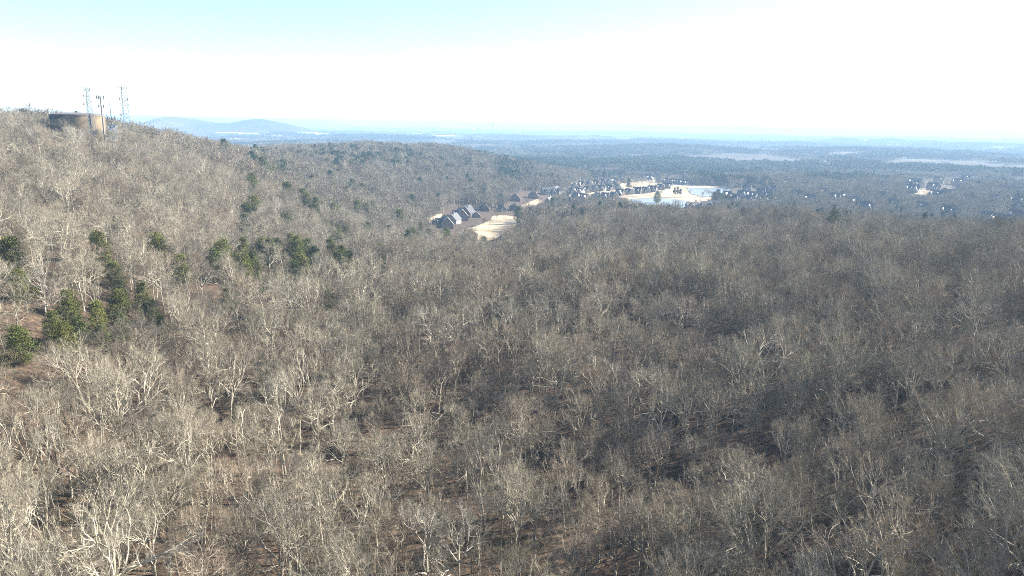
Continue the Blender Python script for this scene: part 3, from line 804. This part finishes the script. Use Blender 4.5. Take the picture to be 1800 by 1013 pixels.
# ------------------------------------------------------------------ water tank
tl = place(86, 232, 0); a0, _ = ray(87.5, 215); a1, s1 = ray(185.5, 215); am = (float(a0) + float(a1)) / 2
TD = 600.0
_, s_rim = ray(137, 201.5)
rad_t = TD * math.sin((float(a1) - float(a0)) / 2)
tz_top = CZ + float(s_rim) * (TD)
tx, ty = TD * math.sin(am), TD * math.cos(am)
tz = float(H(tx, ty)) - 1
th_ = tz_top - tz
root = empty('water_tank', (tx, ty, tz)); tag(root, 'big round tan concrete water tank on the mountain top', 'water tank')
q = MB(); n = 96; ang = np.arange(n + 1) * 2 * math.pi / n
def lathe(mb, prof, n=96, m=0):
    prof = np.array(prof); ang = np.arange(n) * 2 * math.pi / n
    v = np.stack([np.outer(prof[:, 0], np.cos(ang)), np.outer(prof[:, 0], np.sin(ang)), np.repeat(prof[:, 1:2], n, 1)], -1).reshape(-1, 3)
    i = np.arange(len(prof) - 1)[:, None] * n; j = np.arange(n)[None]; j2 = (j + 1) % n
    mb.add(v, np.stack([i + j, i + j2, i + n + j2, i + n + j], -1).reshape(-1, 4), m)
lathe(q, [(rad_t, 0), (rad_t, th_ - .8)]); TANK_PATCH = (th_ - 3.6 + 3.5, 1.0); M['tank'] = tank_material(); link('wall', q.mesh('wall', M['tank'], True), root)
q = MB(); lathe(q, [(rad_t + .02, th_ - .8), (rad_t + .35, th_ - .8), (rad_t + .35, th_), (rad_t * .5, th_ + 1.1), (.01, th_ + 1.5)]); ro = link('roof', q.mesh('roof', M['tank_roof']), root)
q = MB(); q.box((0, 0, th_ + 1.9), (1.6, 1.6, .9)); link('hatch', q.mesh('hatch', M['galv']), ro)
toward = math.atan2(-ty, -tx)
for (da, nm) in ((.46, 'overflow_pipe'), (1.15, 'ladder')):
    aa = toward + da; c, s = math.cos(aa), math.sin(aa); q = MB()
    if nm == 'overflow_pipe':
        q.tube(np.array([(c * (rad_t + .5), s * (rad_t + .5), 0), (c * (rad_t + .5), s * (rad_t + .5), th_ + .2)]), .38, 8)
    else:
        for k in (-.3, .3): q.tube(np.array([(c * (rad_t + .4) - s * k, s * (rad_t + .4) + c * k, 0), (c * (rad_t + .4) - s * k, s * (rad_t + .4) + c * k, th_ + 1.2)]), .07, 4)
        for k in range(int(th_ / .6)): q.tube(np.array([(c * (rad_t + .4) + s * .3, s * (rad_t + .4) - c * .3, k * .6), (c * (rad_t + .4) - s * .3, s * (rad_t + .4) + c * .3, k * .6 + .01)]), .04, 4)
    link(nm, q.mesh(nm, M['dark_steel'] if nm != 'ladder' else M['galv']), root)
HOUSE_XY.append((tx, ty, rad_t))

# ------------------------------------------------------------------ masts
def at_pix(px, py_top, dist):
    a, s = ray(px, py_top); x, y = dist * math.sin(float(a)), dist * math.cos(float(a))
    return x, y, CZ + float(s) * dist
def panel_antenna(mb, x, y, z, h=2.4, w=.45):
    mb.box((x, y, z), (w, w * .6, h)); mb.box((x, y, z + h * .5 + .05), (w * .6, w * .4, .1))
def lattice(name, px, pyt, dist, wb, wt, label, dens, ants, leg_m='galv'):
    x, y, zt = at_pix(px, pyt, dist); zb = float(H(x, y)) - .5; h = zt - zb
    root = empty(name, (x, y, zb)); tag(root, label, 'lattice mast')
    def corner(k, t):
        w = wb + (wt - wb) * t; a = k * 2.094 + .35; return np.array([math.cos(a) * w * .577, math.sin(a) * w * .577, t * h])
    for k in range(3):
        q = MB(); q.tube(np.array([corner(k, t) for t in np.linspace(0, 1, 6)]), np.linspace(.16, .10, 6), 6); link('leg', q.mesh('leg', M[leg_m]), root)
    q = MB(); n = int(h / dens)
    for i in range(n):
        t0, t1 = i / n, (i + 1) / n
        for k in range(3):
            q.tube(np.array([corner(k, t0), corner((k + 1) % 3, t1)]), .07, 4); q.tube(np.array([corner((k + 1) % 3, t0), corner(k, t1)]), .07, 4)
            q.tube(np.array([corner(k, t1), corner((k + 1) % 3, t1)]), .07, 4)
    link('bracing', q.mesh('bracing', M['galv']), root)
    for kind, t, a in ants:
        w = (wb + (wt - wb) * t) * .577 + .9; c, s = math.cos(a), math.sin(a); q = MB()
        if kind == 'dish':
            P = [(0.02, 0), (.5, .08), (.9, .3), (.92, .36), (.5, .16), (.02, .1)]
            d2 = MB(); lathe(d2, P, 16); v, f, mm = d2.arrays(); v = np.stack([v[:, 2] * 1.6, v[:, 0] * 1.0, v[:, 1] * 1.0], -1)
            v = np.stack([v[:, 0] * c - v[:, 1] * s, v[:, 0] * s + v[:, 1] * c, v[:, 2]], -1) + (c * w, s * w, h * t)
            q.add(v, f); q.tube(np.array([(c * .3, s * .3, h * t), (c * w, s * w, h * t)]), .08, 4); link('dish', q.mesh('dish', M['rust']), root)
        elif kind == 'whip':
            q.tube(np.array([(c * w, s * w, h * t), (c * w, s * w, h * t + 3.5)]), .06, 5); q.tube(np.array([(0, 0, h * t), (c * w, s * w, h * t)]), .06, 4); link('antenna', q.mesh('antenna', M['galv']), root)
        else:
            panel_antenna(q, c * w, s * w, h * t); q.tube(np.array([(0, 0, h * t), (c * w, s * w, h * t)]), .07, 4); link('antenna', q.mesh('antenna', M['rust']), root)
    return root
lattice('lattice_mast', 152, 154, 575, 6.0, 1.6, 'pale slender lattice mast standing in front of the water tank', 2.2, [('panel', .97, 3), ('panel', .97, 1), ('panel', .84, 3.4), ('whip', .84, .2), ('dish', .7, 3.2), ('whip', .6, .5)], 'galv')
lattice('lattice_mast', 215, 153, 640, 6.5, 3.2, 'tall wide lattice mast with dishes, right of the other masts', 3.0, [('panel', .985, 3.1), ('panel', .985, 2.2), ('panel', .985, .2), ('whip', .99, 4.5), ('panel', .82, 3.2), ('panel', .82, 1), ('panel', .80, .1), ('panel', .72, .3), ('dish', .6, 3.3), ('dish', .58, 2.8), ('panel', .74, 2.8)], 'galv')
def monopole(px, pyt, dist, r0, r1, m, label, arrays_, light=None):
    x, y, zt = at_pix(px, pyt, dist); zb = float(H(x, y)) - .5; h = zt - zb
    root = empty('monopole', (x, y, zb)); tag(root, label, 'antenna pole')
    q = MB(); q.tube(np.array([(0, 0, h * t) for t in np.linspace(0, .97, 8)]), np.linspace(r0, r1, 8), 14, cap=True); link('pole', q.mesh('pole', M[m], True), root)
    for (t, w, n, ah) in arrays_:
        q = MB()
        for k in range(3):
            a = k * 2.094 + .5; c, s = math.cos(a), math.sin(a)
            q.tube(np.array([(0, 0, h * t), (c * w * .8, s * w * .8, h * t)]), .1, 4)
            q.tube(np.array([(c * w * .8 - s * w * .6, s * w * .8 + c * w * .6, h * t), (c * w * .8 + s * w * .6, s * w * .8 - c * w * .6, h * t)]), .09, 4)
        link('antenna_frame', q.mesh('antenna_frame', M['rust']), root)
        for k in range(3):
            a = k * 2.094 + .5; c, s = math.cos(a), math.sin(a)
            for j in range(n):
                u = (j / (n - 1) - .5) * 1.2 * w if n > 1 else 0
                q = MB(); panel_antenna(q, c * (w * .8 + .3) - s * u, s * (w * .8 + .3) + c * u, h * t, ah, .42); link('antenna', q.mesh('antenna', M['dark_steel']), root)
    q = MB(); q.tube(np.array([(0, 0, h * .96), (0, 0, h * 1.0)]), .08, 5); link('lightning_rod', q.mesh('lightning_rod', M['galv']), root)
    return root
monopole(175.5, 165, 560, .7, .38, 'rust', 'thick brown-grey antenna pole at the right edge of the tank', [(.93, 2.1, 3, 2.6), (.77, 1.4, 2, 2.2)])
monopole(192.5, 179.5, 600, .45, .2, 'galv', 'thin antenna pole with low panels between the thick pole and wide mast', [(.62, 2.4, 2, 2.4)])
x, y, z = at_pix(197, 216, 585); z = float(H(x, y)); root = empty('equipment_shelter', (x, y, z), .5, .8)
tag(root, 'small white equipment shelter at the foot of the masts', 'shelter')
_sh = max(3.0, at_pix(197, 212.5, 585)[2] - z)
q = MB(); q.box((0, 0, _sh / 2), (7, 3.4, _sh)); link('wall', q.mesh('wall', M['white_steel']), root)
q = MB(); q.box((0, 0, _sh + .15), (7.5, 3.9, .3)); link('roof', q.mesh('roof', M['galv']), root)
q = MB(); q.box((-1.5, -1.72, _sh - 1.6), (1, .12, 2.1)); link('door', q.mesh('door', M['dark_steel']), root)
q = MB(); q.box((1.6, -1.95, _sh - 1.4), (1.2, .6, 1.1)); link('air_conditioner', q.mesh('air_conditioner', M['galv']), root)

# ------------------------------------------------------------------ evergreens one can tell apart
EV = []   # (px, py of crown middle, scale)
EV += [(200, 480, 1.15), (37, 498, .95), (92, 572, 1.1), (135, 580, .8), (30, 600, 1.05), (250, 515, 1.1), (265, 545, .8), (210, 530, .8), (280, 575, .9), (314, 466, .8), (375, 458, .8), (400, 525, .95), (455, 495, .9), (428, 437, .8),
       (475, 440, 1.0), (522, 442, 1.0), (553, 452, 1.15), (540, 432, .85), (514, 475, .7), (575, 520, .6), (668, 447, 1.0), (612, 455, .55), (572, 401, .85), (592, 408, .7), (609, 405, .85), (640, 407, .6), (683, 408, .8), (718, 416, .75), (752, 414, .8), (779, 418, .75), (735, 420, .5),
       (501, 382, .9), (275, 430, .7), (170, 435, .6), (20, 440, .6), (424, 292, 1.0), (450, 298, 1.0), (440, 320, 1.0), (478, 303, .8), (500, 303, .9), (522, 316, 1.05), (460, 290, .7), (538, 302, .6), (502, 330, .9), (533, 340, 1.0), (568, 305, .9), (583, 315, 1.0), (585, 330, .9),
       (608, 325, .9), (624, 334, 1.0), (637, 334, .8), (657, 338, .9), (650, 343, .7), (609, 340, .8), (622, 356, .9), (629, 363, .7), (655, 362, .7), (702, 379, .8), (556, 364, .7), (275, 226, 1.1), (293, 228, .8), (445, 257, .8), (1675, 535, .9), (700, 345, .5), (590, 365, .5),
       (1280, 345, 1.1), (1262, 342, 1.4), (1256, 344, 1.2), (1270, 341, 1.3), (911, 372, 1.0), (973, 347, 1.2), (983, 347, 1.0), (1340, 350, 1.4), (1354, 353, 1.0), (1156, 341, 1.0), (1660, 334, 1.5), (1466, 388, .6), (1645, 390, .6), (850, 428, .6), (934, 430, .6)]
_r2 = random.Random(5)
for x0_, x1_, y0_, y1_, n_ in ((380, 610, 428, 470, 16), (170, 300, 450, 600, 4), (0, 150, 480, 610, 2), (420, 660, 290, 370, 16), (550, 790, 398, 425, 8), (480, 860, 256, 300, 22)):
    for _k in range(n_): EV.append((_r2.uniform(x0_, x1_), _r2.uniform(y0_, y1_), _r2.uniform(.5, .8)))
EV = sorted(EV, key=lambda q: q[0])
for k in range(3):                       # pines by the pond
    EV.append((1186 + k * 5, 337, 0))
evx = []
def ev_zone(px, py):
    if py < 250: return 'on the mountain skyline'
    if px > 470 and py < 302 and px < 900: return 'on the low wooded spur'
    if px > 1400: return 'in the grey woods at right'
    if px > 1100: return 'beside the ponds'
    if px > 820: return 'by the houses left of the ponds'
    if py > 425: return 'on the lower left slope'
    if py > 370: return 'just left of the nearest houses' if px > 470 else 'on the lower left slope'
    return 'high on the left mountainside'
zc = {}
CL = ['rounded', 'ragged', 'dense dark', 'upright', 'broad']
for i, (px, py, sc) in enumerate(EV):
    k = i % 5
    if sc == 0:
        k = i % 3; x, y, z, r = place(px, py, 10); T, C, _w = PINES[k]; sc = .75
        root = empty('pine_tree', (x, y, z), i * 1.3, sc); nm = 'pine tree'
        tag(root, 'thin tall pine tree on the pond lawn, %s from the left of the clump' % ORD[i - len(EV) + 4], 'pine tree', 'pines on the pond lawn')
    else:
        T, C, _w = CEDARS[k]
        up = (5.5 if py > 478 else 8.5) if py > 399 else 14.0      # far ones show their tops above the bare canopy
        x, y, z, r = place(px, py, up)
        sc = sc * (1.45 if py <= 430 else (.82 if py > 450 else 1.0))
        up2 = CZ + float(ray(px, py)[1]) * r - z      # height of crown middle over ground
        far_ = r > 480; zs_ = min(2.1 if far_ else (1.15 if r < 230 else 1.7), max(sc, up2 / (k * .8 + 7.0) / .62)); zs_ = max(zs_, sc); root = empty('cedar_tree', (x, y, z), i * 1.7, (max(sc, zs_ * .9) * 1.15, max(sc, zs_ * .9) * 1.05, zs_))
        zn = ev_zone(px, py); zc[zn] = zc.get(zn, 0) + 1
        tag(root, '%s green cedar, %s evergreen from left %s' % (CL[k], ORD[zc[zn]], zn), 'cedar tree', 'cedars ' + zn)
    link('trunk', T, root); link('crown', C, root)
    evx.append((x, y)); 
LAWN_TREES = [(1240, 346), (1247, 347), (1235, 350), (1128, 346), (1162, 347), (1100, 349), (1225, 329), (1250, 328.5), (1213, 347), (1195, 346), (1262, 351), (874, 392), (850, 398), (842, 404), (860, 405), (888, 386), (1270, 357), (1230, 362), (1060, 342), (1090, 330), (1120, 327), (1030, 345), (1140, 330)]
for i, (px, py) in enumerate(sorted(LAWN_TREES)):
    x, y, z, r = place(px, py); k = (i * 5) % 9; T, C, _w = TREES[k]
    root = empty('bare_tree', (x, y, z), i * 1.1, .55 + .06 * (i % 4)); link('trunk', T, root); link('crown', C, root)
    tag(root, '%s leafless tree, %s from left among trees standing on the tan lawns' % (LOOK[k], ORD[i + 1]), 'bare tree', 'trees on the lawns')
evx = np.array(evx)
def near_ev(x, y, rad):
    bad = np.zeros(len(x), bool)
    for (ex, ey) in evx:
        if math.hypot(ex, ey) > 1200: continue
        d = norm(np.array([-ex, -ey])); rx = x - ex; ry = y - ey
        u = rx * d[0] + ry * d[1]; v = rx * -d[1] + ry * d[0]
        rr_ = math.hypot(ex, ey); L = 28 if rr_ < 230 else 50
        bad |= (u > -4) & (u < L) & (np.abs(v) < 5.0 - .05 * u)      # the small gaps the cedars stand in, open to the slope below
    return bad

# ------------------------------------------------------------------ bare forest
x, y = jitter(640, 60, 6.3, 50)
dens = fbm(x / 38, y / 38, 2)
keep = (dens > -.40) & (rng.rand(len(x)) > .10)
x, y = x[keep], y[keep]
z = H(x, y); r = np.hypot(x, y)
keep = visible(x, y, z + 22, .02) & ~clear_mask(x, y, z, 18) & ~near_house(x, y, 3) & ~near_ev(x, y, 9)
x, y, z, r = x[keep], y[keep], z[keep], r[keep]
sc = (.50 + .58 * rng.rand(len(x)) ** 1.2 + .42 * fbm(x / 45 + 5, y / 45, 2)); rot = rng.rand(len(x)) * 6.28
sc *= 1 - .0 * np.exp(-((x + 290) ** 2 + (y - 515) ** 2) / 65 ** 2)
sxy = sc * rng.uniform(.68, 1.05, len(x))
hill = np.exp(-((x - SHX) ** 2 + (y - SHY) ** 2) / 34 ** 2); sc *= 1 - .4 * hill; sxy *= 1 - .2 * hill
# smaller trees on the thin-soiled slope
kind = rng.randint(0, len(TREES), len(x))
# the 300 that show largest
px, py = project(x, y, z + 15 * sc)
px0, py0 = project(x, y, z + 8 * sc)
infr = (px > 0) & (px < 1800) & (py0 < 1025) & (py > 150)
score = np.where(infr, np.hypot(r, CZ - z), 1e9)
order = np.argsort(score)[:300]
ind = np.zeros(len(x), bool); ind[order] = True
# reading order: rows of fifteen from the bottom of the picture
o2 = sorted(order, key=lambda i: -py[i])
side = lambda q: 'left' if q < 600 else ('middle' if q < 1200 else 'right')
for rw in range(0, 300, 15):
    row = sorted(o2[rw:rw + 15], key=lambda i: px[i])
    for n_, i in enumerate(row):
        T, C, _w = TREES[kind[i]]
        root = empty('bare_tree', (x[i], y[i], z[i]), rot[i], (sxy[i], sxy[i], sc[i]))
        tag(root, '%s leafless tree, %s from left in the %s forest row from the bottom' % (LOOK[kind[i]], ORD[n_ + 1], ORD[rw // 15 + 1]), 'bare tree', 'leafless trees of the near forest')
        link('trunk', T, root); link('crown', C, root)

def instancer(name, sources, X, Y, Z, rotz, sxy, sz, idx, tilt=None):
    """one object of uncountable growth: points carrying instances"""
    srccol = bpy.data.collections.new('source ' + name)
    for i, me in enumerate(sources):
        o = bpy.data.objects.new('%03d %s' % (i, name), me); srccol.objects.link(o)
    me = bpy.data.meshes.new(name); n = len(X)
    me.vertices.add(n); me.vertices.foreach_set('co', np.stack([X, Y, Z], -1).astype(np.float32).ravel())
    a = me.attributes.new('rot', 'FLOAT_VECTOR', 'POINT')
    rv = np.zeros((n, 3), np.float32); rv[:, 2] = rotz
    if tilt is not None: rv[:, 0] = tilt[0]; rv[:, 1] = tilt[1]
    a.data.foreach_set('vector', rv.ravel())
    a = me.attributes.new('scl', 'FLOAT_VECTOR', 'POINT'); a.data.foreach_set('vector', np.stack([sxy, sxy, sz], -1).astype(np.float32).ravel())
    a = me.attributes.new('idx', 'INT', 'POINT'); a.data.foreach_set('value', np.asarray(idx, np.int32))
    o = link(name, me)
    ng = bpy.data.node_groups.new(name, 'GeometryNodeTree')
    ng.interface.new_socket('Geometry', in_out='INPUT', socket_type='NodeSocketGeometry')
    ng.interface.new_socket('Geometry', in_out='OUTPUT', socket_type='NodeSocketGeometry')
    gi = ng.nodes.new('NodeGroupInput'); go = ng.nodes.new('NodeGroupOutput')
    ci = ng.nodes.new('GeometryNodeCollectionInfo'); ci.inputs['Collection'].default_value = srccol
    ci.inputs['Separate Children'].default_value = True; ci.inputs['Reset Children'].default_value = True
    ip = ng.nodes.new('GeometryNodeInstanceOnPoints'); ip.inputs['Pick Instance'].default_value = True
    def attr(nm, tp):
        q = ng.nodes.new('GeometryNodeInputNamedAttribute'); q.data_type = tp; q.inputs['Name'].default_value = nm; return q.outputs['Attribute']
    ng.links.new(gi.outputs[0], ip.inputs['Points']); ng.links.new(ci.outputs[0], ip.inputs['Instance'])
    ng.links.new(attr('idx', 'INT'), ip.inputs['Instance Index']); ng.links.new(attr('rot', 'FLOAT_VECTOR'), ip.inputs['Rotation'])
    ng.links.new(attr('scl', 'FLOAT_VECTOR'), ip.inputs['Scale']); ng.links.new(ip.outputs[0], go.inputs[0])
    md = o.modifiers.new('scatter', 'NODES'); md.node_group = ng
    return o

# rest of the forest, nearer part full trees, farther part lighter trees
x2, y2 = jitter(1750, 640, 7.6, 42)
z2 = H(x2, y2); r2 = np.hypot(x2, y2)
keep = visible(x2, y2, z2 + 22, .012) & ~clear_mask(x2, y2, z2, 16) & ~near_house(x2, y2, 2)
x2, y2, z2, r2 = x2[keep], y2[keep], z2[keep], r2[keep]
# which of these are evergreen: dots on the spur, bands in the valley
px2, py2 = project(x2, y2, z2 + 14)
nz = fbm(x2 / 110 + 3, y2 / 110, 3)
spur = (px2 > 440) & (px2 < 1000) & (py2 < 300)
pe = np.where(spur, np.clip(.20 + nz * 1.6, .04, .7) * np.where((py2 < 278), 1.2, .6), np.where((py2 > 300) & (px2 > 900), .03, .012))
pe = np.where((px2 > 870) & (py2 < 318), np.clip(.42 + nz * 3.2, .04, .92), pe)
ev2 = rng.rand(len(x2)) < pe
h2 = (.74 + .40 * rng.rand(len(x2)) + .4 * fbm(x2 / 60, y2 / 60, 2)) * (1 + .15 * np.clip((r2 - 1000) / 300, 0, 1))
nb_ = ~ind
NT = len(TREES)
X = np.r_[x[nb_], x2[~ev2]]; Y = np.r_[y[nb_], y2[~ev2]]; Z = np.r_[z[nb_], z2[~ev2]]
SXY = np.r_[sxy[nb_], h2[~ev2] * rng.uniform(.8, 1.25, (~ev2).sum())]; SZ = np.r_[sc[nb_], h2[~ev2]]
IDX = np.r_[kind[nb_], NT + rng.randint(0, len(MID), (~ev2).sum())]
print('near', nb_.sum(), 'mid', len(x2), 'evergreen', ev2.sum())
o = instancer('bare_forest', [t[2] for t in TREES] + MID, X, Y, Z, rng.rand(len(X)) * 6.28, SXY, SZ, IDX)
tag(o, 'leafless grey-brown woodland covering the mountain and the valley slopes', 'forest', kind='stuff')
xe, ye, ze = x2[ev2], y2[ev2], z2[ev2]
ide = np.where((px2[ev2] < 900), rng.randint(0, 5, len(xe)), 5 + rng.randint(0, 3, len(xe)))
se = np.where(ide < 5, rng.uniform(1.75, 2.3, len(xe)), rng.uniform(.75, 1.05, len(xe)))
DARK = []
for t in CEDARS:
    q = t[2].copy(); q.materials[1] = M['pine']; DARK.append(q)
o = instancer('evergreen_wood', DARK + [t[2] for t in PINES], xe, ye, ze, rng.rand(len(xe)) * 6.28, se * .9, se, ide)
tag(o, 'dark evergreens dotted through the bare woods on the spur and valley', 'forest', kind='stuff')

# undergrowth
xs, ys = jitter(420, 45, 5.6, 48)
zs = H(xs, ys)
kp = (fbm(xs / 22, ys / 22, 2) > -.05) & visible(xs, ys, zs + 12, .02) & ~near_house(xs, ys, 3)
xs, ys, zs = xs[kp], ys[kp], zs[kp]
ids = rng.randint(0, 5, len(xs)); lg = rng.rand(len(xs)) < .07; ids[lg] = 5 + rng.randint(0, 2, lg.sum())
ss = rng.uniform(.35, 1.1, len(xs))
o = instancer('undergrowth', SAP + LOGS, xs, ys, zs, rng.rand(len(xs)) * 6.28, ss, ss, ids)
tag(o, 'bare saplings, brush and fallen logs under the forest', 'undergrowth', kind='stuff')

# far woodland in pieces
def far_ring(r0, r1, size, name_sc):
    xf, yf = jitter(r1, r0, size * .93, 41)
    zf = H(xf, yf)
    kp = visible(xf, yf, zf + 24, .004)
    xf, yf, zf = xf[kp], yf[kp], zf[kp]
    pxf, pyf = project(xf, yf, zf + 10)
    nf = fbm(xf / 420 + 7, yf / 420, 3) + .55 * fbm(xf / 90, yf / 90, 2)
    openland = (fbm(xf / 700 + 31, yf / 700, 3) > .10) & (np.hypot(xf, yf) > 2600)
    kp = ~openland & ~near_house(xf, yf, size * .5) & ~clear_mask(xf, yf, zf, 16, 1.0)
    kp &= ~((np.hypot(xf, yf) > 5000) & (zf - CZ > -88))
    idf = np.clip(((nf + .26) * 14).astype(int), 0, 5)
    return xf[kp], yf[kp], zf[kp], idf[kp]
fx, fy, fz, fi, fs, fzs = [], [], [], [], [], []
for r0, r1, size in ((1750, 4200, 64), (4200, 8000, 120), (8000, 14000, 220)):
    a_, b_, c_, d_ = far_ring(r0, r1, size, 1)
    fx.append(a_); fy.append(b_); fz.append(c_ - .5); fi.append(d_); fs.append(np.full(len(a_), size / 62)); fzs.append(np.full(len(a_), 1 + .15 * (size / 62 - 1)))
fx, fy, fz, fi, fs, fzs = map(np.concatenate, (fx, fy, fz, fi, fs, fzs))
print('far patches', len(fx))
o = instancer('far_woodland', PATCH, fx, fy, fz, rng.randint(0, 4, len(fx)) * math.pi / 2 + rng.uniform(-.2, .2, len(fx)), fs, fzs, fi)
tag(o, 'far valley woodland of mixed pines and bare trees fading into blue haze', 'forest', kind='stuff')

# ------------------------------------------------------------------ the air
zmin = float(min(v.co.z for v in g.data.vertices)) - 1.0
zmax = max(float(max(v.co.z for v in g.data.vertices)), CZ + 45) + 6.0
print('haze top', zmax - CZ)
q = MB(); q.box((0, 0, (zmin + zmax) / 2), (88000, 88000, zmax - zmin))
m = bpy.data.materials.new('haze_air'); m.use_nodes = True; nt = m.node_tree; nt.nodes.clear()
out = nt.nodes.new('ShaderNodeOutputMaterial'); pv = nt.nodes.new('ShaderNodeVolumePrincipled')
pv.inputs['Color'].default_value = (.46, .70, 1.0, 1); pv.inputs['Density'].default_value = HAZE_DENSITY; pv.inputs['Anisotropy'].default_value = .05
nt.links.new(pv.outputs[0], out.inputs['Volume'])
hz = link('haze', q.mesh('haze', m)); tag(hz, kind='stuff')
